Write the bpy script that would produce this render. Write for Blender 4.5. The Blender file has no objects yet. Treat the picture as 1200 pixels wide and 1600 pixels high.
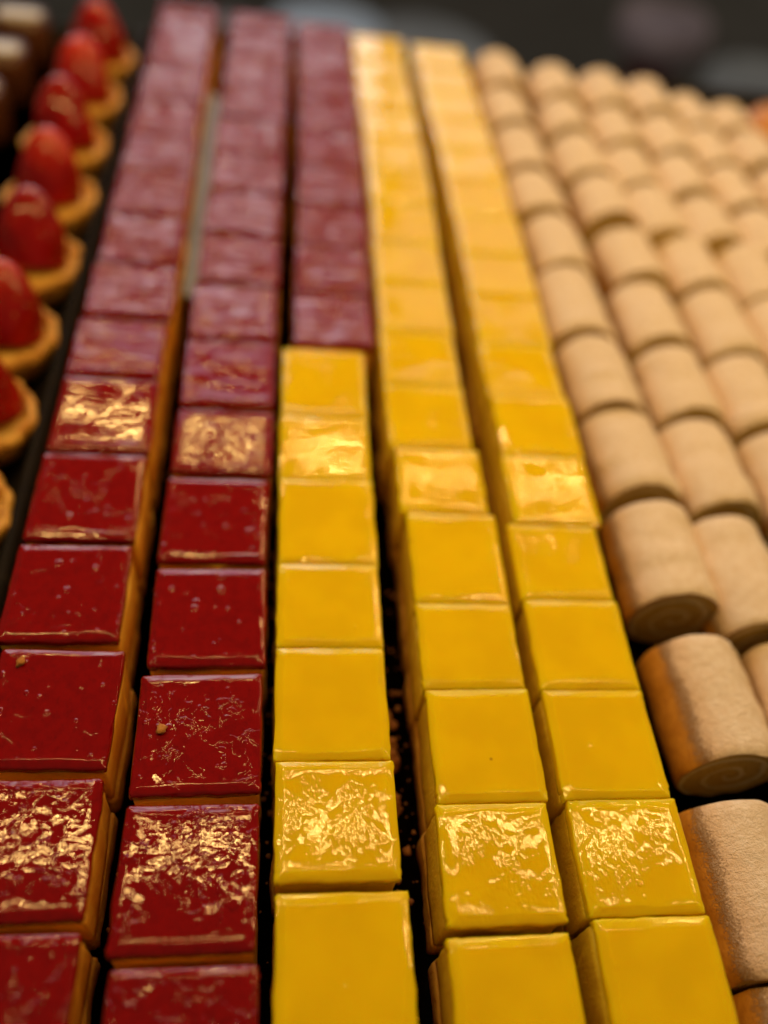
import bpy, math, random
import numpy as np
from mathutils import Vector, Matrix, noise

random.seed(7)
rng = np.random.RandomState(11)
sc = bpy.context.scene
COL = sc.collection
MM = 0.001
TOP = 0.043            # height of the cake tops above the tray floor

# ---------------------------------------------------------------- camera
cam_d = bpy.data.cameras.new('camera')
cam = bpy.data.objects.new('camera', cam_d)
COL.objects.link(cam)
sc.camera = cam
RX = Vector((0.99053899, -0.06427952, 0.12124621))      # camera right
UP = -Vector((0.02572538, -0.78087713, -0.62415472))    # camera up
FW = Vector((0.13479876, 0.62136869, -0.77183563))      # looking along
m = Matrix((RX, UP, -FW)).transposed().to_4x4()
m.translation = Vector((0, 0, TOP + 0.28))
cam.matrix_world = m
cam_d.sensor_fit = 'VERTICAL'
cam_d.sensor_height = 36.0
cam_d.lens = 1305 / 1600 * 36
cam_d.clip_start = 0.01
cam_d.clip_end = 50
cam_d.dof.use_dof = True
cam_d.dof.focus_distance = 0.288
cam_d.dof.aperture_fstop = 2.3
CAM = m.translation.copy()

# ---------------------------------------------------------------- world and lamps
w = bpy.data.worlds.new('World')
sc.world = w
w.use_nodes = True
w.node_tree.nodes['Background'].inputs[0].default_value = (0.44, 0.33, 0.22, 1)
w.node_tree.nodes['Background'].inputs[1].default_value = 0.22


def area(name, loc, rot, sx, sy, rad, col):
    d = bpy.data.lights.new(name, 'AREA')
    d.shape = 'RECTANGLE'
    d.size, d.size_y = sx, sy
    d.energy = rad * math.pi * sx * sy          # radiance -> watts
    d.color = col
    o = bpy.data.objects.new(name, d)
    o.location = loc
    o.rotation_euler = rot
    COL.objects.link(o)
    return o


WARM = (1.0, 0.62, 0.19)
# two strips of small warm lamps under the canopy of the display case
LED = 0.014
for i in range(46):
    x = -0.40 + i * 0.025
    area('strip_lamp', (x, 0.243 - 0.02 * (x + .4), TOP + 0.45), (0, 0, 0), LED, LED, 0.85 * 0.013 * 60 * .025 / LED ** 2 * .75, WARM)
    area('strip_lamp', (x + .01, 0.745 - 0.16 * (x + .4), TOP + 0.45), (0, 0, 0), LED, LED, 0.85 * 0.022 * 55 * .025 / LED ** 2 * .58, WARM)
# daylight of the shop windows far behind the display
for x, wd, r, c in ((-1.40, 0.95, 3.6, (0.95, 0.94, 1.0)), (-0.27, 1.16, 3.7, (0.97, 0.96, 1.0)),
                    (0.86, 0.95, 1.35, (0.97, 0.98, 0.98)), (1.95, 0.95, 1.0, (1.0, 0.95, 0.86))):
    area('shop_window_light', (x, 2.9, 1.0), (math.radians(-90), 0, 0), wd, 0.72, r, c)
    area('upper_window_light', (x, 2.9, 1.76), (math.radians(-90), 0, 0), wd * .86, 0.72, r * .62, (c[0] * .86, c[1] * .80, 1.0))

sc.view_settings.view_transform = 'Standard'
sc.view_settings.look = 'None'
sc.view_settings.gamma = 1
sc.view_settings.exposure = 0.24
sc.view_settings.use_curve_mapping = False
sc.cycles.max_bounces = 6
sc.cycles.blur_glossy = 0.0
sc.cycles.sample_clamp_indirect = 4.0
sc.cycles.use_denoising = True


# ---------------------------------------------------------------- materials
class N:
    """small node helper"""
    def __init__(s, name):
        s.m = bpy.data.materials.new(name)
        s.m.use_nodes = True
        s.t = s.m.node_tree
        s.b = s.t.nodes['Principled BSDF']

    def n(s, typ, **kw):
        x = s.t.nodes.new(typ)
        for k, v in kw.items():
            if k.startswith('i_'):
                x.inputs[k[2:]].default_value = v
            else:
                setattr(x, k, v)
        return x

    def l(s, a, b):
        s.t.links.new(a, b)

    def coords(s):
        tc = s.n('ShaderNodeTexCoord')
        oi = s.n('ShaderNodeObjectInfo')
        return tc.outputs['Object'], oi.outputs['Random']

    def math(s, op, a, b=None, clamp=False, c=None):
        x = s.n('ShaderNodeMath', operation=op, use_clamp=clamp)
        for i, v in enumerate((a, b, c)):
            if v is None:
                continue
            if isinstance(v, (int, float)):
                x.inputs[i].default_value = v
            else:
                s.l(v, x.inputs[i])
        return x.outputs[0]

    def noise4(s, vec, rnd, scale, detail=2, rough=.5, k=37.0, dist=0.0):
        x = s.n('ShaderNodeTexNoise', noise_dimensions='4D')
        x.inputs['Scale'].default_value = scale
        x.inputs['Detail'].default_value = detail
        x.inputs['Roughness'].default_value = rough
        x.inputs['Distortion'].default_value = dist
        s.l(vec, x.inputs['Vector'])
        s.l(s.math('MULTIPLY', rnd, k), x.inputs['W'])
        return x.outputs['Fac']

    def ramp(s, fac, lo, hi, a=0.0, b=1.0, smooth=True):
        x = s.n('ShaderNodeMapRange', interpolation_type='SMOOTHSTEP' if smooth else 'LINEAR')
        s.l(fac, x.inputs[0])
        x.inputs[1].default_value = lo
        x.inputs[2].default_value = hi
        x.inputs[3].default_value = a
        x.inputs[4].default_value = b
        return x.outputs[0]

    def mix(s, fac, a, b):
        x = s.n('ShaderNodeMix', data_type='RGBA')
        if isinstance(fac, (int, float)):
            x.inputs['Factor'].default_value = fac
        else:
            s.l(fac, x.inputs['Factor'])
        for sock, v in ((x.inputs[6], a), (x.inputs[7], b)):
            if isinstance(v, tuple):
                sock.default_value = (*v, 1)
            else:
                s.l(v, sock)
        return x.outputs[2]

    def scaled(s, vec, sx, sy, sz):
        x = s.n('ShaderNodeVectorMath', operation='MULTIPLY')
        x.inputs[1].default_value = (sx, sy, sz)
        s.l(vec, x.inputs[0])
        return x.outputs[0]

    def bump(s, h, dist=1.0, strength=1.0, prev=None):
        x = s.n('ShaderNodeBump')
        x.inputs['Distance'].default_value = dist
        x.inputs['Strength'].default_value = strength
        s.l(h, x.inputs['Height'])
        if prev is not None:
            s.l(prev, x.inputs['Normal'])
        return x.outputs[0]

    def sss(s, wgt, scale, rad):
        s.b.inputs['Subsurface Weight'].default_value = wgt
        s.b.inputs['Subsurface Scale'].default_value = scale
        s.b.inputs['Subsurface Radius'].default_value = rad

    def set(s, color=None, rough=None, spec=None):
        if color is not None:
            if isinstance(color, tuple):
                s.b.inputs['Base Color'].default_value = (*color, 1)
            else:
                s.l(color, s.b.inputs['Base Color'])
        if rough is not None:
            if isinstance(rough, (int, float)):
                s.b.inputs['Roughness'].default_value = rough
            else:
                s.l(rough, s.b.inputs['Roughness'])
        if spec is not None:
            s.b.inputs['Specular IOR Level'].default_value = spec


def mat_red_jelly():
    a = N('red_jelly')
    v, r = a.coords()
    rip = a.n('ShaderNodeSeparateColor')
    oi = a.n('ShaderNodeObjectInfo')
    a.l(oi.outputs['Color'], rip.inputs[0])
    rip = rip.outputs[0]                           # how rippled this piece is
    # puddle outlines: a soft step in the jelly's height
    n1 = a.noise4(v, r, 150, 3, .55, 41, .6)
    n2 = a.noise4(v, r, 70, 1, .5, 23)
    step = a.ramp(n1, .50, .545)
    where = a.ramp(n2, .42, .58)
    worm = a.math('MULTIPLY', a.math('MULTIPLY', step, where), rip)
    fine = a.noise4(v, r, 700, 1, .5, 11)
    worm = a.math('MULTIPLY_ADD', a.math('MULTIPLY', fine, worm), .35, c=worm)
    # small bubbles and drops
    def bub(scale, rad, pick, k):
        vo = a.n('ShaderNodeTexVoronoi', voronoi_dimensions='4D', feature='F1')
        vo.inputs['Scale'].default_value = scale
        a.l(v, vo.inputs['Vector'])
        a.l(a.math('MULTIPLY', r, k), vo.inputs['W'])
        cell = a.n('ShaderNodeSeparateColor')
        a.l(vo.outputs['Color'], cell.inputs[0])
        on = a.math('GREATER_THAN', cell.outputs[0], pick)
        d = a.ramp(vo.outputs['Distance'], rad * .55, rad, 1.0, 0.0)
        return a.math('MULTIPLY', d, on)
    b1 = bub(210, .36, .80, 3.0)
    b2 = bub(430, .42, .86, 5.0)
    h = a.math('MULTIPLY', worm, .00026)
    gl = a.noise4(v, r, 330, 1.5, .5, 77)
    h = a.math('MULTIPLY_ADD', a.math('MULTIPLY', gl, rip), .00016, c=h)
    far = a.n('ShaderNodeSeparateColor')
    a.l(oi.outputs['Color'], far.inputs[0])
    streak = a.noise4(a.scaled(v, .5, 1.5, 1), r, 100, 1.5, .5, 53, .6)
    h = a.math('MULTIPLY_ADD', a.math('MULTIPLY', streak, far.outputs[1]), .0075, c=h)
    h = a.math('MULTIPLY_ADD', b1, .00022, c=h)
    h = a.math('MULTIPLY_ADD', b2, .00014, c=h)
    h = a.math('MULTIPLY_ADD', n2, .00008, c=h)
    deep = a.noise4(v, r, 260, 2, .6, 61)
    c = a.mix(a.ramp(deep, .35, .7), (.235, .0010, .001), (.195, .0006, .001))
    spot = a.ramp(a.noise4(v, r, 520, 0, .5, 9), .66, .74)
    c = a.mix(a.math('MULTIPLY', spot, .15), c, (.06, .001, .002))
    a.set(c, a.ramp(fine, .3, .7, .012, .03), .5)
    a.b.inputs['IOR'].default_value = 1.47
    a.sss(.25, .003, (1, .03, .02))
    a.l(a.bump(h), a.b.inputs['Normal'])
    return a.m


def mat_yellow_jelly():
    a = N('yellow_jelly')
    v, r = a.coords()
    oi = a.n('ShaderNodeObjectInfo')
    st = a.n('ShaderNodeSeparateColor')
    a.l(oi.outputs['Color'], st.inputs[0])
    st = st.outputs[0]
    ang = a.noise4(a.scaled(v, 1.0, .45, 1), r, 900, 1.5, .5, 17)
    n2 = a.noise4(v, r, 60, 1, .5, 29)
    patch = a.ramp(a.noise4(v, r, 95, 2, .5, 71), .40, .60, .12, 1.0)
    grain = a.math('MULTIPLY', a.math('MULTIPLY', ang, patch), st)
    vo = a.n('ShaderNodeTexVoronoi', voronoi_dimensions='4D')
    vo.inputs['Scale'].default_value = 190
    a.l(v, vo.inputs['Vector'])
    a.l(a.math('MULTIPLY', r, 7.0), vo.inputs['W'])
    cell = a.n('ShaderNodeSeparateColor')
    a.l(vo.outputs['Color'], cell.inputs[0])
    drop = a.math('MULTIPLY', a.math('GREATER_THAN', cell.outputs[0], .84), a.ramp(vo.outputs['Distance'], .12, .25, 1.0, 0.0))
    mid = a.noise4(a.scaled(v, 1.6, .6, 1), r, 260, 2, .5, 33)
    h = a.math('MULTIPLY', grain, .00022)
    h = a.math('MULTIPLY_ADD', a.math('MULTIPLY', mid, st), .00010, c=h)
    h = a.math('MULTIPLY_ADD', n2, .0001, c=h)
    h = a.math('MULTIPLY_ADD', drop, .00012, c=h)
    cloud = a.noise4(v, r, 45, 2, .5, 13)
    c = a.mix(a.ramp(cloud, .35, .65), (.86, .60, .0), (.80, .545, .0))
    # a rare brown fleck
    vo2 = a.n('ShaderNodeTexVoronoi', voronoi_dimensions='4D')
    vo2.inputs['Scale'].default_value = 120
    a.l(v, vo2.inputs['Vector'])
    a.l(a.math('MULTIPLY', r, 13.0), vo2.inputs['W'])
    cell2 = a.n('ShaderNodeSeparateColor')
    a.l(vo2.outputs['Color'], cell2.inputs[0])
    fl = a.math('MULTIPLY', a.math('GREATER_THAN', cell2.outputs[1], .93), a.ramp(vo2.outputs['Distance'], .04, .11, .6, 0.0))
    c = a.mix(fl, c, (.35, .13, .01))
    a.set(c, a.ramp(ang, .3, .7, .015, .03), .36)
    a.sss(.85, .008, (1, .6, .02))
    a.l(a.bump(h), a.b.inputs['Normal'])
    return a.m


def mat_mousse(name, c1, c2, c3, sc_=1.0):
    a = N(name)
    v, r = a.coords()
    n = a.noise4(a.scaled(v, 1, 1, .35), r, 130 * sc_, 4, .6, 19, .4)
    c = a.mix(a.ramp(n, .3, .7), c1, c2)
    n2 = a.noise4(v, r, 330, 2, .6, 7)
    c = a.mix(a.ramp(n2, .60, .74, 0, .55), c, c3)
    f = a.noise4(v, r, 900, 3, .7, 3)
    h = a.math('MULTIPLY', f, .0004)
    h = a.math('MULTIPLY_ADD', n, .0012, c=h)
    a.set(c, .62, .35)
    a.sss(.25, .003, (1, .5, .15))
    a.l(a.bump(h), a.b.inputs['Normal'])
    return a.m


def mat_sponge_skin():
    """golden brown cake skin with icing sugar sifted over its upper side"""
    a = N('sugared_sponge')
    v, r = a.coords()
    at = a.n('ShaderNodeAttribute', attribute_name='sift')
    edge = a.noise4(a.scaled(v, 1, .6, 1), r, 170, 3, .6, 31)
    grain = a.noise4(v, r, 1500, 3, .75, 5)
    amt = a.math('ADD', at.outputs['Fac'], a.math('MULTIPLY', a.math('SUBTRACT', edge, .5), .32))
    amt = a.math('ADD', amt, a.math('MULTIPLY', a.math('SUBTRACT', grain, .5), .8))
    mask = a.ramp(amt, .16, .46)
    br = a.noise4(a.scaled(v, 1, .7, 1), r, 420, 4, .7, 15)
    brown = a.mix(a.ramp(br, .3, .7), (.64, .29, .03), (.50, .20, .018))
    clump = a.noise4(v, r, 330, 3, .6, 25)
    sugar = a.mix(a.ramp(clump, .30, .70), (.86, .69, .52), (.96, .82, .68))
    sugar = a.mix(a.ramp(amt, .30, .95), (.84, .58, .36), sugar)
    c = a.mix(mask, brown, sugar)
    wr = a.noise4(a.scaled(v, .55, 1.3, 1), r, 300, 2, .5, 45, .8)
    h = a.math('MULTIPLY', a.math('MULTIPLY', grain, mask), .0009)
    h = a.math('MULTIPLY_ADD', a.math('MULTIPLY', wr, mask), .0010, c=h)
    h = a.math('MULTIPLY_ADD', mask, .00012, c=h)
    h = a.math('MULTIPLY_ADD', br, .0005, c=h)
    a.set(c, a.ramp(mask, 0, 1, .55, .95), .3)
    a.l(a.bump(h), a.b.inputs['Normal'])
    return a.m


def mat_cut_face():
    """cut end of a roll: sponge wound round a cream filling"""
    a = N('rolled_sponge_cut')
    v, r = a.coords()
    sep = a.n('ShaderNodeSeparateXYZ')
    wob = a.noise4(v, r, 120, 2, .5, 21)
    a.l(v, sep.inputs[0])
    z = a.math('SUBTRACT', sep.outputs[2], .0205)
    rad = a.math('SQRT', a.math('ADD', a.math('MULTIPLY', sep.outputs[0], sep.outputs[0]), a.math('MULTIPLY', z, z)))
    ang = a.math('DIVIDE', a.math('ARCTAN2', z, sep.outputs[0]), 2 * math.pi)
    sp = a.math('SUBTRACT', a.math('DIVIDE', a.math('ADD', rad, a.math('MULTIPLY', wob, .004)), .0085), ang)
    fr = a.math('FRACT', sp)
    line = a.math('MULTIPLY', a.ramp(fr, .66, .74), a.ramp(fr, .93, .99, 1.0, 0.0))
    por = a.noise4(v, r, 900, 3, .7, 8)
    c = a.mix(a.ramp(por, .35, .7), (.60, .40, .10), (.44, .27, .05))
    c = a.mix(a.math('MULTIPLY', line, .75), c, (.80, .66, .36))
    rim = a.ramp(rad, .0188, .0198)
    c = a.mix(rim, c, (.42, .17, .03))
    h = a.math('MULTIPLY_ADD', por, .0009, c=a.math('MULTIPLY', line, -.0008))
    a.set(c, .85, .2)
    a.l(a.bump(h), a.b.inputs['Normal'])
    return a.m


def mat_simple(name, col, col2, rough, scale=300, hgt=.0004, spec=.5, metal=0, r2=None, detail=3):
    a = N(name)
    v, r = a.coords()
    n = a.noise4(v, r, scale, detail, .6, 19)
    a.set(a.mix(a.ramp(n, .3, .7), col, col2), rough if r2 is None else a.ramp(n, .35, .65, rough, r2), spec)
    a.b.inputs['Metallic'].default_value = metal
    if hgt:
        a.l(a.bump(a.math('MULTIPLY', n, hgt)), a.b.inputs['Normal'])
    return a


M_RED = mat_red_jelly()
M_YEL = mat_yellow_jelly()
M_RMO = mat_mousse('orange_mousse', (.95, .55, .06), (.86, .43, .035), (.66, .26, .015), .8)
M_YMO = mat_mousse('yellow_mousse', (.82, .58, .015), (.70, .45, .012), (.55, .24, .01))
M_BAS = mat_mousse('cake_base', (.74, .42, .05), (.62, .31, .035), (.45, .18, .02), 1.6)
M_SKIN = mat_sponge_skin()
M_CUT = mat_cut_face()
M_CRUST = mat_simple('shortcrust', (.88, .52, .10), (.62, .27, .035), .55, 210, .0030, .4).m
M_CUST = mat_simple('custard', (.80, .55, .12), (.74, .44, .07), .3, 150, .0006).m
M_CHOC = mat_simple('chocolate', (.11, .035, .012), (.07, .02, .008), .35, 120, .0004).m
M_ICE = mat_simple('pale_icing', (.58, .56, .52), (.46, .44, .41), .4, 150, .0004).m
M_TRAY = mat_simple('black_enamel', (.012, .011, .010), (.022, .018, .015), .07, 90, .00005, .5, 0, .16).m
M_RIM = mat_simple('dark_rim', (.014, .012, .011), (.022, .018, .015), .5, 90, .0001, .04, 0, .7).m
M_CRUMB = mat_simple('crumb', (.55, .25, .06), (.36, .13, .03), .8, 500, .0008, .2).m
M_BUN = mat_simple('golden_bun', (.62, .27, .04), (.48, .17, .02), .4, 60, .0008).m


def mat_berry():
    a = N('glazed_strawberry')
    v, r = a.coords()
    vo = a.n('ShaderNodeTexVoronoi', voronoi_dimensions='4D')
    vo.inputs['Scale'].default_value = 260
    vo.inputs['Randomness'].default_value = .45
    a.l(v, vo.inputs['Vector'])
    a.l(a.math('MULTIPLY', r, 4.0), vo.inputs['W'])
    seed = a.ramp(vo.outputs['Distance'], .10, .2, 1.0, 0.0)
    n = a.noise4(v, r, 60, 2, .5, 17)
    sep = a.n('ShaderNodeSeparateXYZ')
    a.l(v, sep.inputs[0])
    tip = a.ramp(sep.outputs[2], .018, .045)  # lit look of the upright tip, mixed into the colour by height
    body = a.mix(a.ramp(n, .35, .65), (.36, .003, .002), (.22, .002, .002))
    body = a.mix(a.math('MULTIPLY', tip, a.ramp(r, .3, .8, .1, .7)), body, (.70, .045, .006))
    c = a.mix(a.math('MULTIPLY', seed, .8), body, (.75, .35, .05))
    a.set(c, .09, .42)
    a.sss(.3, .003, (1, .12, .05))
    dent = a.math('MULTIPLY', a.ramp(vo.outputs['Distance'], .08, .34, -1.0, 0.0), .0006)
    a.l(a.bump(a.math('MULTIPLY_ADD', n, .0008, c=dent)), a.b.inputs['Normal'])
    return a.m


M_BERRY = mat_berry()


# ---------------------------------------------------------------- object helpers
def mesh_obj(name, verts, faces, mat, parent=None, smooth=True, loc=None, rz=0.0):
    me = bpy.data.meshes.new(name)
    me.from_pydata([tuple(map(float, p)) for p in verts], [], [tuple(map(int, f)) for f in faces])
    me.materials.append(mat)
    if smooth:
        me.polygons.foreach_set('use_smooth', [True] * len(me.polygons))
    me.update()
    o = bpy.data.objects.new(name, me)
    COL.objects.link(o)
    if parent is not None:
        o.parent = parent
    if loc is not None:
        o.location = loc
        o.rotation_euler = (0, 0, rz)
    return o


def thing(name, label, cat, loc, rz=0.0, group=None, rot=None):
    o = bpy.data.objects.new(name, None)
    o.empty_display_size = .01
    COL.objects.link(o)
    o.location = loc
    o.rotation_euler = rot if rot else (0, 0, rz)
    o['label'] = label
    o['category'] = cat
    if group:
        o['group'] = group
    return o


def tag(o, label, cat, group=None, kind=None):
    if label:
        o['label'] = label
    if cat:
        o['category'] = cat
    if group:
        o['group'] = group
    if kind:
        o['kind'] = kind
    return o


def smooth_noise(ny, nx, cells):
    """smooth random field about -1..1"""
    a = rng.randn(cells + 3, cells + 3)
    ys = np.linspace(0, cells, ny)
    xs = np.linspace(0, cells, nx)
    def cub(t):
        return t * t * (3 - 2 * t)
    yi = np.floor(ys).astype(int)
    xi = np.floor(xs).astype(int)
    yf = cub(ys - yi)[:, None]
    xf = cub(xs - xi)[None, :]
    a00 = a[np.ix_(yi, xi)]
    a01 = a[np.ix_(yi, xi + 1)]
    a10 = a[np.ix_(yi + 1, xi)]
    a11 = a[np.ix_(yi + 1, xi + 1)]
    return (a00 * (1 - yf) + a10 * yf) * (1 - xf) + (a01 * (1 - yf) + a11 * yf) * xf


def ring_noise(n, cells, amp):
    ph = np.linspace(0, cells, n, endpoint=False)
    a = rng.randn(cells)
    i = np.floor(ph).astype(int)
    f = ph - i
    f = f * f * (3 - 2 * f)
    return amp * (a[i % cells] * (1 - f) + a[(i + 1) % cells] * f)


EDGE = np.array([0, .08, .25, .5, .85, 1.4, 2.1, 2.6, 3.0, 3.4, 3.9, 4.6]) * MM
INNER = 15


def axis(half):
    mid = np.linspace(-(half - EDGE[-1]), half - EDGE[-1], INNER)
    return np.concatenate([-half + EDGE[:-1], mid, (half - EDGE[:-1])[::-1]])


def glaze_slab(wd, ln, t, rnd, bead, wave, crn, z0, drip, shoulder=.9 * MM):
    """a slab of set jelly: flat top with a raised bead, rounded shoulders, ragged lower rim"""
    xs, ys = axis(wd / 2), axis(ln / 2)
    nx, ny = len(xs), len(ys)
    X, Y = np.meshgrid(xs, ys)
    # round the corners in plan
    ax, ay = wd / 2 - crn, ln / 2 - crn
    sx, sy = np.abs(X) - ax, np.abs(Y) - ay
    inc = (sx > 0) & (sy > 0)
    mx = np.maximum(sx, sy)
    le = np.sqrt(sx ** 2 + sy ** 2) + 1e-9
    nxs = np.where(inc, ax + sx / le * mx, np.abs(X)) * np.sign(X)
    nys = np.where(inc, ay + sy / le * mx, np.abs(Y)) * np.sign(Y)
    d = np.where(inc, crn - mx, np.minimum(wd / 2 - np.abs(X), ln / 2 - np.abs(Y)))
    X, Y = nxs, nys
    # slightly bulging outline
    wob = smooth_noise(ny, nx, 4) * .25 * MM
    X = X * (1 + smooth_noise(ny, nx, 3) * .004) + smooth_noise(ny, nx, 17) * .16 * MM
    Y = Y * (1 + smooth_noise(ny, nx, 3) * .004) + smooth_noise(ny, nx, 17) * .13 * MM
    dd = np.clip(d / rnd, 0, 1)
    Z = -rnd * (1 - np.sqrt(np.clip(1 - (1 - dd) ** 2, 0, 1)))
    sw = 3.0 * MM + smooth_noise(ny, nx, 5) * .3 * MM
    sh = np.clip(1 - d / sw, 0, 1)
    Z -= shoulder * sh ** 1.35
    bw = smooth_noise(ny, nx, 9) * .5 * MM
    fall = np.clip(d / (3.2 * MM), 0, 1)
    Z += bead * (.8 + .5 * smooth_noise(ny, nx, 6)) * np.exp(-((d - 3.2 * MM + bw) / (.6 * MM)) ** 2)
    Z += wave * smooth_noise(ny, nx, 4) * fall + wave * .35 * smooth_noise(ny, nx, 10) * fall
    Z += z0
    vs = [np.stack([X.ravel(), Y.ravel(), Z.ravel()], 1)]
    fs = []
    idx = np.arange(nx * ny).reshape(ny, nx)
    for j in range(ny - 1):
        for i in range(nx - 1):
            fs.append((idx[j, i], idx[j, i + 1], idx[j + 1, i + 1], idx[j + 1, i]))
    ring = list(idx[0, :-1]) + list(idx[:-1, -1]) + list(idx[-1, :0:-1]) + list(idx[:0:-1, 0])
    n = len(ring)
    P = vs[0][ring]
    base = nx * ny
    prev = ring
    c = np.sqrt(P[:, 0] ** 2 + P[:, 1] ** 2)
    out = P[:, :2] / c[:, None]
    rag = ring_noise(n, 26, drip)
    for k, (f, o) in enumerate(((.35, .10), (.7, .12), (1.0, -.15), (1.0, -1.2))):
        z = z0 - rnd - shoulder - (t - rnd - shoulder) * f + (rag * f)
        q = P[:, :2] + out * (o * MM + ring_noise(n, 18, .08 * MM)[:, None])
        ring_v = np.column_stack([q, z])
        vs.append(ring_v)
        cur = list(range(base, base + n))
        for i in range(n):
            fs.append((prev[i], cur[i], cur[(i + 1) % n], prev[(i + 1) % n]))
        prev = cur
        base += n
    return np.concatenate(vs), fs


def block(wd, ln, zb, zt, crn, amp, lean=0.0, cells=14, levels=7, bulge=0.0):
    """body with cut, slightly uneven sides"""
    per = []
    ns, nc = 14, 4
    hx, hy = wd / 2 - crn, ln / 2 - crn
    for cx, cy, a0 in ((hx, hy, 0), (-hx, hy, 90), (-hx, -hy, 180), (hx, -hy, 270)):
        for k in range(nc + 1):
            a = math.radians(a0 + 90 * k / nc)
            per.append((cx + crn * math.cos(a), cy + crn * math.sin(a)))
        nxt = {0: (-hx, hy + crn), 90: (-hx - crn, -hy), 180: (hx, -hy - crn), 270: (hx + crn, hy)}[a0]
        last = per[-1]
        for k in range(1, ns):
            per.append((last[0] + (nxt[0] - last[0]) * k / ns, last[1] + (nxt[1] - last[1]) * k / ns))
    per = np.array(per)
    n = len(per)
    out = per / np.sqrt((per ** 2).sum(1))[:, None]
    vs, fs = [], []
    col = ring_noise(n, cells, amp)
    for l in range(levels):
        f = l / (levels - 1)
        o = col + ring_noise(n, cells * 2, amp * .45) + bulge * math.sin(math.pi * f)
        q = per + out * o[:, None] + np.array([lean * (1 - f), 0])
        z = np.full(n, zb + (zt - zb) * f)
        vs.append(np.column_stack([q, z]))
    base = 0
    for l in range(levels - 1):
        for i in range(n):
            a, b = base + i, base + (i + 1) % n
            fs.append((a, b, b + n, a + n))
        base += n
    fs.append(tuple(range(base, base + n)))
    fs.append(tuple(range(n - 1, -1, -1)))
    return np.concatenate(vs), fs


ORD = ['first', 'second', 'third', 'fourth', 'fifth', 'sixth', 'seventh', 'eighth', 'ninth', 'tenth', 'eleventh',
       'twelfth', 'thirteenth', 'fourteenth', 'fifteenth', 'sixteenth', 'seventeenth', 'eighteenth', 'nineteenth', 'twentieth']


def cake(kind, x0, x1, y0, y1, label, group, dz=0.0, rz=None, rip=.3):
    wd, ln = x1 - x0, y1 - y0
    rz = math.radians(random.uniform(-1.3, 1.3)) if rz is None else rz
    root = thing(kind + '_jelly_cake', label, 'cake', ((x0 + x1) / 2, (y0 + y1) / 2, 0.0), 0, group,
                 rot=(math.radians(random.uniform(-.5, .5)), math.radians(random.uniform(-.5, .5)), rz))
    h = TOP + dz
    if kind == 'red':
        t, rnd, bead, wave = 4.2 * MM, .7 * MM, .22 * MM, (.05 if y0 < .33 else .20) * MM
        v, f = glaze_slab(wd, ln, t, rnd, bead, wave, 1.2 * MM, h, .45 * MM)
        mg, mm_ = M_RED, M_RMO
        inset = .5 * MM
    else:
        t, rnd, bead, wave = 5.0 * MM, .5 * MM, .14 * MM, (.05 if y0 < .25 else .13) * MM
        v, f = glaze_slab(wd, ln, t, rnd, bead, wave, .7 * MM, h, .8 * MM)
        mg, mm_ = M_YEL, M_YMO
        inset = .5 * MM
    mesh_obj('glaze', v, f, mg, root).color = (rip, min(1.0, max(.03, (y0 - .25) / .14)) ** 1.6, 0, 1)
    split = 13 * MM
    v, f = block(wd - 2 * inset, ln - 2 * inset, split + .2 * MM, h - t + .8 * MM, 1.2 * MM, .32 * MM, 0, 12, 7, random.uniform(-.1, .35) * MM)
    mesh_obj('mousse', v, f, mm_, root)
    v, f = block(wd - 1.2 * inset, ln - 1.2 * inset, .2 * MM, split, 1.6 * MM, .45 * MM, 0, 22, 5, .3 * MM)
    mesh_obj('sponge_base', v, f, M_BAS, root)
    return root


# ---------------------------------------------------------------- setting: trays, counter, what lies behind
def slab(name, x0, x1, y0, y1, z0, z1, mat, r=.002, parent=None, lift=0):
    import bmesh
    bm = bmesh.new()
    bmesh.ops.create_cube(bm, size=1)
    for q in bm.verts:
        q.co = Vector(((x0 + x1) / 2 + q.co.x * (x1 - x0), (y0 + y1) / 2 + q.co.y * (y1 - y0), (z0 + z1) / 2 + q.co.z * (z1 - z0)))
    if r:
        bmesh.ops.bevel(bm, geom=bm.edges[:], offset=r, segments=3, affect='EDGES', profile=.5)
    me = bpy.data.meshes.new(name)
    bm.to_mesh(me)
    bm.free()
    me.materials.append(mat)
    o = bpy.data.objects.new(name, me)
    COL.objects.link(o)
    if parent is not None:
        o.parent = parent
    return o


# a black baking tray: floor with raised rolled rims
def tray(name, label, x0, x1, y0, y1, rim_h):
    import bmesh
    root = thing(name, label, 'tray', ((x0 + x1) / 2, (y0 + y1) / 2, 0), 0, 'black trays')
    cx, cy = (x0 + x1) / 2, (y0 + y1) / 2
    prof = [(0.006, -.0012), (0.0015, -.0006), (-.001, .003), (-.0022, rim_h - .0016), (-.0036, rim_h), (-.0056, rim_h - .0004),
            (-.0062, rim_h - .002)]
    vs, fs = [], []
    def loop(inset, z):
        out = []
        hx, hy = (x1 - x0) / 2 - inset, (y1 - y0) / 2 - inset
        c = .012
        for sx, sy, a0 in ((1, 1, 0), (-1, 1, 90), (-1, -1, 180), (1, -1, 270)):
            for k in range(7):
                a = math.radians(a0 + 15 * k)
                out.append((sx * (hx - c) + c * math.cos(a), sy * (hy - c) + c * math.sin(a), z))
        return out
    for ins, z in prof:
        vs += loop(ins + .006, z)
    n = 28
    for l in range(len(prof) - 1):
        for i in range(n):
            a, b = l * n + i, l * n + (i + 1) % n
            fs.append((a, b, b + n, a + n))
    fs.append(tuple(range(n)))
    o = mesh_obj('tray_pan', vs, fs, M_TRAY, root)
    o.data.materials.append(M_RIM)
    for p in o.data.polygons:
        p.material_index = 0 if len(p.vertices) > 4 else 1
    md = o.modifiers.new('thick', 'SOLIDIFY')
    md.thickness = .0008
    return root


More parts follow.
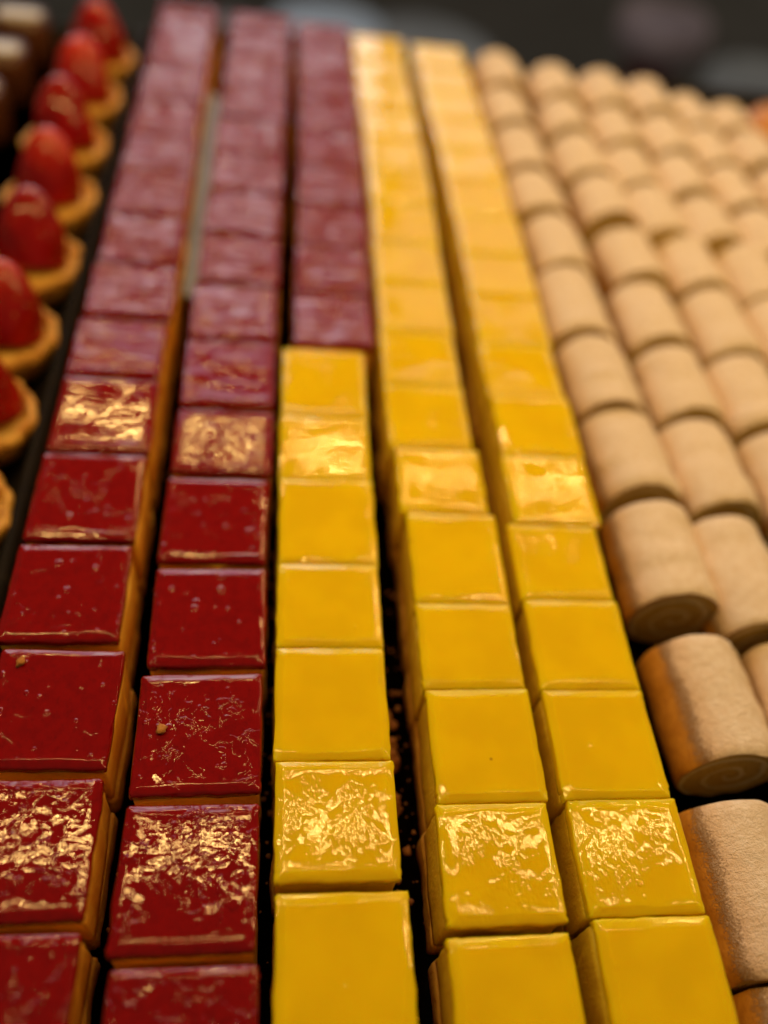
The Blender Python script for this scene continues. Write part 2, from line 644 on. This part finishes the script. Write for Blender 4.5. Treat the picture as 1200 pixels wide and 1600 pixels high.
tray('cake_tray', 'long black tray under the jelly squares', -.1125, .1535, -.16, .762, .019)
tray('tart_tray', 'black tray under the strawberry tarts', -.42, -.1135, -.16, .762, .008)
tray('roll_tray', 'black tray under the sugared sponge rolls', .1545, .56, -.16, .762, .010)

a = mat_simple('dark_counter', (.016, .014, .012), (.028, .024, .020), .8, 8, 0, .1)
slab('counter', -.9, 1.2, -.5, .79, -.05, -.0045, a.m, .004)['kind'] = 'structure'
a = mat_simple('shop_floor', (.085, .105, .13), (.15, .18, .22), .45, 1.6, 0, .4)
slab('floor', -4, 6, -1, 8, -1.02, -1.0, a.m, 0)['kind'] = 'structure'
# blurred shapes beyond the counter (identity unknown, padded drums stand in for them)
a1 = mat_simple('blue_grey_blob', (.70, .86, 1.0), (.50, .64, .78), .7, 6, 0).m
a2 = mat_simple('slate_blob', (.42, .47, .48), (.26, .29, .30), .7, 5, 0).m
a3 = mat_simple('lilac_blob', (.72, .66, .85), (.5, .46, .6), .8, 6, 0).m
a4 = mat_simple('maroon_blob', (.24, .09, .11), (.15, .06, .07), .8, 6, 0).m


def rounded_blob(name, label, cat, x, y, z, sx, sy, sz, mat, mat2):
    """stand-in for an unidentified blur: padded top on a drum base"""
    root = thing(name, label, cat, (x, y, -1.0), 0, 'blurred shapes beyond the counter')
    def lathe(nm, prof, m_):
        vs, fs = [], []
        n = 28
        for r_, zz in prof:
            for k in range(n):
                t = 2 * math.pi * k / n
                vs.append((r_ * math.cos(t) * sx, r_ * math.sin(t) * sy, zz))
        for l in range(len(prof) - 1):
            for k in range(n):
                p, q = l * n + k, l * n + (k + 1) % n
                fs.append((p, q, q + n, p + n))
        fs.append(tuple(range((len(prof) - 1) * n, len(prof) * n)))
        mesh_obj(nm, vs, fs, m_, root)
    top = z + 1.0
    lathe('base', [(.7, 0), (.7, .02), (.55, .04), (.5, top - sz)], mat2)
    lathe('blob_top', [(.6, top - sz + .002), (.95, top - sz + .01), (1.0, top - sz * .5), (.96, top - .02), (.8, top - .004), (.3, top)], mat)
    return root


rounded_blob('blob', 'blurred blue grey stool beyond the rear end of the red rows', 'blob', .13, 2.45, -.62, .19, .22, .12, a1, a2)
rounded_blob('blob', 'blurred slate grey stool behind the yellow rows', 'blob', .40, 2.40, -.62, .20, .24, .12, a2, a2)
rounded_blob('blob', 'blurred grey stool behind the gap between the red rows', 'blob', -.12, 2.30, -.62, .11, .22, .12, a2, a2)
rounded_blob('blob', 'blurred lilac stool beyond the sponge rolls', 'blob', 1.22, 2.85, -.62, .15, .16, .12, a3, a4)
rounded_blob('blob', 'blurred slate stool beyond the last sponge rolls', 'blob', 1.42, 2.35, -.62, .22, .26, .12, a2, a4)

# ---------------------------------------------------------------- the jelly cakes
def run(fronts, pitch, end):
    """complete a list of front edges (mm) with an even pitch up to the end"""
    f = list(fronts)
    while f[-1] + pitch * 1.5 < end:
        f.append(f[-1] + pitch + random.uniform(-.6, .6))
    f.append(end)
    return f


G = dict(r1='red squares in the row next to the tarts', r2='red squares in the second row', r3y='yellow squares at the front of the mixed row',
         r3r='red squares at the rear of the mixed row', r4='yellow squares in the middle yellow row', r5='yellow squares in the row next to the rolls')
EXT = {('r1', 1): 'gold-rippled ', ('r2', 1): 'bubbly '}


def jit(a):
    return random.uniform(-a, a)


# row 1: red, beside the tarts
fr = run([17, 64, 110.5, 159, 206, 255.5, 304.5, 348], 46.5, 742)
for i in range(len(fr) - 1):
    o = jit(.6)
    x1 = -52.6 - (1.8 if 159 <= fr[i] < 330 else 0) + o
    cake('red', (x1 - 43.4) * MM, x1 * MM, (fr[i] + (1.6 if i not in (2,) else 2.2)) * MM, (fr[i + 1] - 1.2) * MM,
         f'red jelly square, {ORD[i]} from the front in the row beside the strawberry tarts', G['r1'], jit(.5) * MM, rip={0: .9, 1: 1.0, 6: 1.0}.get(i, random.uniform(.05, .25) if i < 6 else .6))
# row 2: red
fr = run([6, 53.5, 101.5, 149.5, 196.5, 244.5, 286, 335], 45.8, 738)
for i in range(len(fr) - 1):
    f = min(1, max(0, (fr[i] - 300) / 430))
    x0 = -43.6 + 3.4 * f + jit(.5)
    cake('red', x0 * MM, (x0 + 43.2 + 3.0 * f) * MM, (fr[i] + (2.0 if i in (2, 3, 4) else 1.4)) * MM, (fr[i + 1] - 1.6) * MM,
         f'red jelly square, {ORD[i]} from the front in the all-red row beside the mixed-colour row', G['r2'], jit(.5) * MM, rip={0: .9, 1: .95, 2: .35, 5: .9}.get(i, random.uniform(.05, .2) if i < 5 else .6))
# row 3: yellow in front, red behind
fr = [-12, 29, 74.5, 114.5, 159, 197.5, 243.5, 283, 330.5]
for i in range(len(fr) - 1):
    x0 = (3.8 if fr[i] > 60 else 4.4) + jit(.4)
    hi = 71.2 if i == 1 else fr[i + 1] - .05
    cake('yellow', x0 * MM, (x0 + (41.0 if fr[i] > 60 else 42.2)) * MM, (fr[i] + .12) * MM, hi * MM,
         f'yellow jelly square, {ORD[i]} from the front in the row that turns red further back', G['r3y'],
         (-1.2 * MM if i == 1 else jit(.15) * MM), rz=math.radians(jit(.3)), rip={1: .08, 2: 1.0, 3: .55, 6: .45, 7: .7}.get(i, .12))
fr = run([334], 44.5, 731)
for i in range(len(fr) - 1):
    x0 = 9.6 + 2.6 * min(1, i / 3) + jit(.4)
    cake('red', x0 * MM, (x0 + 41.2) * MM, (fr[i] + 1.2) * MM, (fr[i + 1] - 1.2) * MM,
         f'red jelly square, {ORD[i]} behind the yellow squares of the mixed-colour row', G['r3r'], jit(.5) * MM, rip=.6)
# row 4: yellow
fr = run([-25, 16, 59.5, 98.5, 141.5, 179.5, 226, 264.5, 307.5], 40.9, 717)
XL = np.interp(fr, [0, 59, 99, 142, 180, 226, 265, 307, 482, 717], [58.5, 58.3, 59.5, 58.6, 59.2, 57.2, 54.6, 54.2, 57.2, 54.5])
for i in range(len(fr) - 1):
    x0 = XL[i] + jit(.2)
    cake('yellow', x0 * MM, (x0 + 39.4) * MM, (fr[i] + .12) * MM, (fr[i + 1] - (3.0 if i == 1 else .05)) * MM,
         f'yellow jelly square, {ORD[i]} from the front in the yellow row beside the mixed-colour row', G['r4'],
         (-.6 * MM if i < 2 else jit(.15) * MM), rz=math.radians(jit(.3)), rip={1: .1, 2: 1.0, 3: .1, 6: .6, 7: .6}.get(i, .12))
# row 5: yellow
fr = run([-22, 19, 60.5, 98.8, 141, 181.5, 221, 261.5, 302.5], 40.8, 711)
XR = np.interp(fr, [0, 60, 98, 140, 182, 221, 303, 304, 488, 715], [145.6, 145.6, 144.2, 143.8, 143.2, 145.2, 147.0, 147.8, 148.6, 142.0])
for i in range(len(fr) - 1):
    x1 = XR[i] + (1.6 if 215 < fr[i] < 300 else 0) + jit(.2)
    cake('yellow', (x1 - 39.8) * MM, x1 * MM, (fr[i] + .12) * MM, (fr[i + 1] - .05) * MM,
         f'yellow jelly square, {ORD[i]} from the front in the yellow row beside the sponge rolls', G['r5'],
         (.9 * MM if 215 < fr[i] < 300 else jit(.15) * MM), rz=math.radians(jit(.3)), rip={1: .15, 2: .8, 3: .15, 5: .7, 6: .5}.get(i, .12))


# ---------------------------------------------------------------- sponge rolls
def roll_mesh(ln, rad, seam):
    nt, nl = 96, 26
    zc = rad
    th = np.linspace(0, 2 * math.pi, nt, endpoint=False)
    # spiral section: radius grows round the roll and steps down at the seam
    u = ((th - seam) % (2 * math.pi)) / (2 * math.pi)
    rr = rad * (.955 + .055 * u)
    step = np.exp(-((u - 0.0) / .02) ** 2) * .5
    rr = rr - rad * .02 * step
    flat = rad * .045 * np.clip(-np.sin(th) - .80, 0, 1) * 5
    vs, fs = [], []
    bump = smooth_noise(nl, nt, 7) * .45 * MM
    bump[:, -12:] = bump[:, -12:] * np.linspace(1, 0, 12) + bump[:, :1] * np.linspace(0, 1, 12)
    sift = []
    rndr = 1.5 * MM
    for l in range(nl):
        y = -ln / 2 + ln * l / (nl - 1)
        e = min(l, nl - 1 - l)
        shrink = {0: .9 * MM, 1: .2 * MM}.get(e, 0)
        if e == 1:
            y = (-1 if l < nl / 2 else 1) * (ln / 2 - .8 * MM)
        jag = ring_noise(nt, 20, .22 * MM) if e == 0 else 0
        r_ = rr - flat - shrink + bump[l]
        x = r_ * np.cos(th)
        z = zc + r_ * np.sin(th)
        vs.append(np.column_stack([x * 1.025, np.full(nt, y) + jag, z]))
        s = np.sin(th) * .80 + np.cos(th) * .5       # sugar falls on the upper side
        sift.append(s)
    for l in range(nl - 1):
        for i in range(nt):
            p, q = l * nt + i, l * nt + (i + 1) % nt
            fs.append((p, q, q + nt, p + nt))
    return np.concatenate(vs), fs, np.concatenate(sift), (vs[0], vs[-1]), zc


def cap_mesh(r0, zc, sgn, nt=96):
    vs, fs = [r0 * 1.0], []
    cen = np.array([0, r0[0, 1] * 0 + np.median(r0[:, 1]), zc])
    k_ = [(.93, .25), (.84, -.15), (.74, .2), (.62, -.2), (.5, .15), (.38, -.1), (.26, .1), (.14, -.1), (.04, 0)]
    for f, d in k_:
        q = cen + (r0 - cen) * f
        q[:, 1] = cen[1] + sgn * d * MM + ring_noise(nt, 9, .12 * MM)
        vs.append(q)
    for l in range(len(k_)):
        for i in range(nt):
            p, q = l * nt + i, l * nt + (i + 1) % nt
            fs.append((p, q, q + nt, p + nt) if sgn > 0 else (p, p + nt, q + nt, q))
    n0 = len(k_) * nt
    fs.append(tuple(range(n0, n0 + nt)) if sgn > 0 else tuple(range(n0 + nt - 1, n0 - 1, -1)))
    return np.concatenate(vs), fs


def sponge_roll(x, y0, y1, label, group, rad=.0205, rz=0.0, seam=None, z=0.0, roll=0.0):
    ln = y1 - y0
    root = thing('sponge_roll', label, 'sponge roll', (x, (y0 + y1) / 2, z + .0004), 0, group, rot=(-math.radians(random.uniform(1.5, 4)), 0, rz))
    seam = math.radians(random.uniform(5, 40)) if seam is None else seam
    v, f, s, (e0, e1), zc = roll_mesh(ln, rad, seam)
    o = mesh_obj('sugared_skin', v, f, M_SKIN, root)
    at = o.data.attributes.new('sift', 'FLOAT', 'POINT')
    at.data.foreach_set('value', [float(q) + roll for q in s])
    v, f = cap_mesh(e0, zc, -1)
    mesh_obj('cut_end', v, f, M_CUT, root)
    v, f = cap_mesh(e1, zc, 1)
    mesh_obj('cut_end', v, f, M_CUT, root)
    return root


COLS = [
    (182, [(-20, 39), (39, 98), (112, 167), (183, 238), (244, 299), (301, 356), (359, 421), (425, 479), (484, 533), (537, 595), (598, 655), (660, 717)],
     [179, 176, 184, 183, 183, 181, 178, 181, 177, 177, 176, 180]),
    (222, [(45, 102), (108, 165), (170, 231), (236, 295), (301, 354), (357, 413), (417, 469), (482, 534), (538, 591), (600, 649), (653, 709)],
     [221, 222, 215, 220, 223, 222, 225, 222, 219, 219, 222]),
    (263, [(235, 290), (293, 349), (352, 411), (414, 467), (469, 526), (530, 580), (586, 641), (648, 706)],
     [264, 263, 266, 266, 256, 254, 258, 263]),
    (303, [(288, 344), (349, 405), (408, 463), (466, 518), (523, 576), (582, 637), (644, 702)],
     [305, 306, 307, 294, 292, 297, 301]),
    (343, [(400, 455), (459, 512), (516, 571), (575, 629), (632, 686)], [346, 333, 331, 332, 333]),
    (375, [(462, 517), (521, 574), (578, 630), (634, 678)], [374, 371, 370, 367]),
]
CN = ['column touching the yellow squares', 'second column from the yellow squares', 'third column from the yellow squares',
      'fourth column from the yellow squares', 'fifth column from the yellow squares', 'column farthest from the yellow squares']


def in_view(x, y, z, mar=25):
    d = Vector((x, y, z)) - CAM
    c = d.dot(FW)
    px = 600 + 1305 * d.dot(RX) / c
    py = 800 - 1305 * d.dot(UP) / c
    return -mar < px < 1200 + mar and -mar < py < 1600 + mar


for ci, (xc, spans, xs) in enumerate(COLS):
    n = 0
    for (a0, a1), x in zip(spans, xs):
        pts = [(x + dx, yy, z) for dx in (-18, 0, 15) for yy in (a0 + 3, a1 - 3) for z in (.02, .041)]
        if not any(in_view(p[0] * MM, p[1] * MM, p[2], 5) for p in pts):
            continue
        near = (ci == 0 and a0 < 170)
        sponge_roll((x - (4.0 if ci == 0 else 0)) * MM, (a0 + 1.2) * MM, (a1 - .8) * MM,
                    f'sugar dusted sponge roll, {ORD[n]} from the front in the {CN[ci]}', 'sponge rolls in columns',
                    rad=(.0210 if ci == 0 else .0205 if ci < 4 else .0188) + jit(.0004), rz=math.radians(jit(1.6)),
                    seam=math.radians(24 if near else random.uniform(-10, 40)), roll=(.17 if near else (.50 if ci == 0 else .65) + jit(.08)))
        n += 1


# ---------------------------------------------------------------- strawberry tarts
def tart(x, y, label, lean):
    root = thing('strawberry_tart', label, 'tart', (x, y, .0006), 0, 'strawberry tarts', rot=(0, 0, random.uniform(0, 6)))
    n = 72
    fl = 11
    prof = [(16, 0), (20, .4), (22, 3), (24.5, 9), (26.6, 14), (27.6, 17.5), (27.2, 20), (25.5, 21.2), (23.6, 20.4), (22.6, 18), (22.2, 14.5), (10, 13.8)]
    vs, fs = [], []
    ph = random.uniform(0, 6)
    lump = ring_noise(n, 13, .8)
    for r_, z in prof:
        k = min(1, max(0, (r_ - 19) / 6))
        th = np.linspace(0, 2 * math.pi, n, endpoint=False)
        rr = r_ + k * (.9 * np.abs(np.sin(fl * th / 2 + ph)) * 1.9 - 1.1 + lump + ring_noise(n, 24, .3))
        zz = z + (k if z > 12 else 0) * (lump * .9 + ring_noise(n, 17, .4))
        vs.append(np.column_stack([rr * np.cos(th) * MM, rr * np.sin(th) * MM, zz * MM]))
    for l in range(len(prof) - 1):
        for i in range(n):
            p, q = l * n + i, l * n + (i + 1) % n
            fs.append((p, q, q + n, p + n))
    m0 = (len(prof) - 1) * n
    fs.append(tuple(range(m0, m0 + n)))
    fs.append(tuple(range(n - 1, -1, -1)))
    mesh_obj('tart_shell', np.concatenate(vs), fs, M_CRUST, root)
    # custard filling
    vs, fs = [], []
    pr = [(21.9, 15.5), (21.4, 17.2), (19, 18.4), (12, 19), (3, 19.2)]
    for r_, z in pr:
        th = np.linspace(0, 2 * math.pi, n, endpoint=False)
        vs.append(np.column_stack([r_ * np.cos(th) * MM, r_ * np.sin(th) * MM, (z + ring_noise(n, 9, .3)) * MM]))
    for l in range(len(pr) - 1):
        for i in range(n):
            p, q = l * n + i, l * n + (i + 1) % n
            fs.append((p, q, q + n, p + n))
    fs.append(tuple(range((len(pr) - 1) * n, len(pr) * n)))
    mesh_obj('custard_filling', np.concatenate(vs), fs, M_CUST, root)
    # whole strawberry, tip up
    vs, fs = [], []
    H, W = random.uniform(42, 45), random.uniform(19.5, 21.5)
    nl = 26
    seedv = random.uniform(0, 50)
    for l in range(nl):
        t = l / (nl - 1)
        z = H * (1 - math.cos(math.pi * t)) / 2
        s = z / H
        rr = W * (max(0, 1 - s ** 2.6)) ** .52 * (1 - .12 * s) * min(1, (s * 9 + .15)) ** .5
        for k in range(n):
            th = 2 * math.pi * k / n
            q = rr * (1 + .05 * noise.noise((math.cos(th) * 1.1, math.sin(th) * 1.1, s * 2 + seedv)) * 2)
            vs.append((q * math.cos(th) * MM, q * .92 * math.sin(th) * MM, z * MM))
    for l in range(nl - 1):
        for i in range(n):
            p, q = l * n + i, l * n + (i + 1) % n
            fs.append((p, q, q + n, p + n))
    fs.append(tuple(range(n - 1, -1, -1)))
    o = mesh_obj('strawberry', vs, fs, M_BERRY, root)
    o.location = (0, -2 * MM, 15.5 * MM)
    o.rotation_euler = (lean[0], lean[1], 0)
    root.rotation_euler = (0, 0, 0)
    return root


TY = [238, 299, 359, 423, 489, 554, 620, 687]
for i, y in enumerate(TY):
    tart((-140.5 + jit(1.2)) * MM, y * MM, f'strawberry tart, {ORD[i]} from the front beside the black tray rim',
         (-.33 + jit(.08), .03 + jit(.10)))
# chocolate slices with a pale icing stripe
for i, (x, y) in enumerate(((-207, 590), (-203, 648), (-199, 708))):
    root = thing('chocolate_slice', ('dark chocolate slice with pale icing, nearest the front of the three beside the tarts',
                 'dark chocolate slice with pale icing, middle of the three beside the tarts',
                 'dark chocolate slice with wide pale icing, furthest back beside the tarts')[i], 'cake',
                 (x * MM, y * MM, .001), 0, 'chocolate slices')
    v, f = block(38 * MM, 36 * MM, 0, 34 * MM, 13 * MM, .6 * MM, bulge=1.5 * MM)
    mesh_obj('chocolate_body', v, f, M_CHOC, root)
    v, f = glaze_slab(33 * MM, 16 * MM, 2.5 * MM, 1.6 * MM, .2 * MM, .3 * MM, 7 * MM, 36.6 * MM, .2 * MM)
    mesh_obj('icing_stripe', v, f, M_ICE, root)

tag(slab('divider_strip', -.0515, -.0435, .385, .62, .027, .030, mat_simple('brushed_steel', (.22, .23, .20), (.17, .18, .155), .5, 60, .00005, .4, .2).m, .0006), 'thin grey metal strip lying in the gap between two red rows', 'strip')

# golden bun at the far end of the rolls
vs, fs = [], []
n = 40
for l in range(14):
    t = math.pi / 2 * l / 13
    for k in range(n):
        th = 2 * math.pi * k / n
        r_ = .030 * math.cos(t * .98) ** .7 * (1 + .05 * math.sin(5 * th))
        vs.append((r_ * math.cos(th), r_ * math.sin(th) * 1.2, .004 + .032 * math.sin(t)))
for l in range(13):
    for k in range(n):
        p, q = l * n + k, l * n + (k + 1) % n
        fs.append((p, q, q + n, p + n))
fs.append(tuple(range(13 * n, 14 * n)))
fs.append(tuple(range(n - 1, -1, -1)))
tag(mesh_obj('golden_bun', vs, fs, M_BUN, None, True, (.415, .672, -.002)), 'golden brown bun at the rear corner beside the sponge rolls', 'bun')


# ---------------------------------------------------------------- crumbs
def lump_geo(c, s, seed):
    import bmesh
    bm = bmesh.new()
    bmesh.ops.create_icosphere(bm, subdivisions=2, radius=1)
    vs = []
    for q in bm.verts:
        d = 1 + .6 * noise.noise(q.co * 1.3 + Vector((seed, 0, 0))) + .35 * noise.noise(q.co * 3.5 + Vector((0, seed, 0)))
        vs.append((c[0] + q.co.x * d * s[0], c[1] + q.co.y * d * s[1], c[2] + q.co.z * d * s[2]))
    fs = [tuple(x.index for x in f.verts) for f in bm.faces]
    bm.free()
    return vs, fs


def crumb_field(name, label, pts):
    V, F = [], []
    for (x, y, z, s) in pts:
        v, f = lump_geo((x, y, z + s * .5), (s, s * random.uniform(.7, 1.2), s * .7), random.uniform(0, 99))
        b = len(V)
        V += v
        F += [tuple(i + b for i in q) for q in f]
    o = mesh_obj(name, V, F, M_CRUMB)
    tag(o, label, 'crumbs', kind='stuff')


pts = []
for k in range(90):
    y = random.gauss(.115, .05)
    pts.append((random.uniform(.0465, .0585), y, .0, random.choice((.0003, .0004, .0006, .0012)) * random.uniform(.7, 1.2)))
for k in range(60):
    pts.append((random.uniform(.0475, .052), random.choice((.147, .128, .1335, .112)) + jit(.004), random.uniform(.001, .006), random.uniform(.001, .0026)))
for k in range(50):
    pts.append((random.uniform(-.0002, .0035), random.uniform(.02, .33), 0, random.uniform(.0004, .0011)))
for k in range(60):
    pts.append((random.uniform(-.052, -.044), random.uniform(.0, .5), 0, random.uniform(.0004, .0009)))
crumb_field('crumbs', 'golden brown cake crumbs on the black tray between the rows', pts)
for (x, y, s, lab) in ((-.087, .152, .0016, 'tan crumb stuck on the red jelly beside the tarts'),
                       (-.0355, .126, .0018, 'golden crumb stuck on a bubbly red square of the second row')):
    v, f = lump_geo((0, 0, 0), (s, s * 1.1, s * .6), x * 999)
    tag(mesh_obj('crumb', v, f, M_CRUMB, None, True, (x, y, TOP + .0006)), lab, 'crumb', 'crumbs on the jelly')
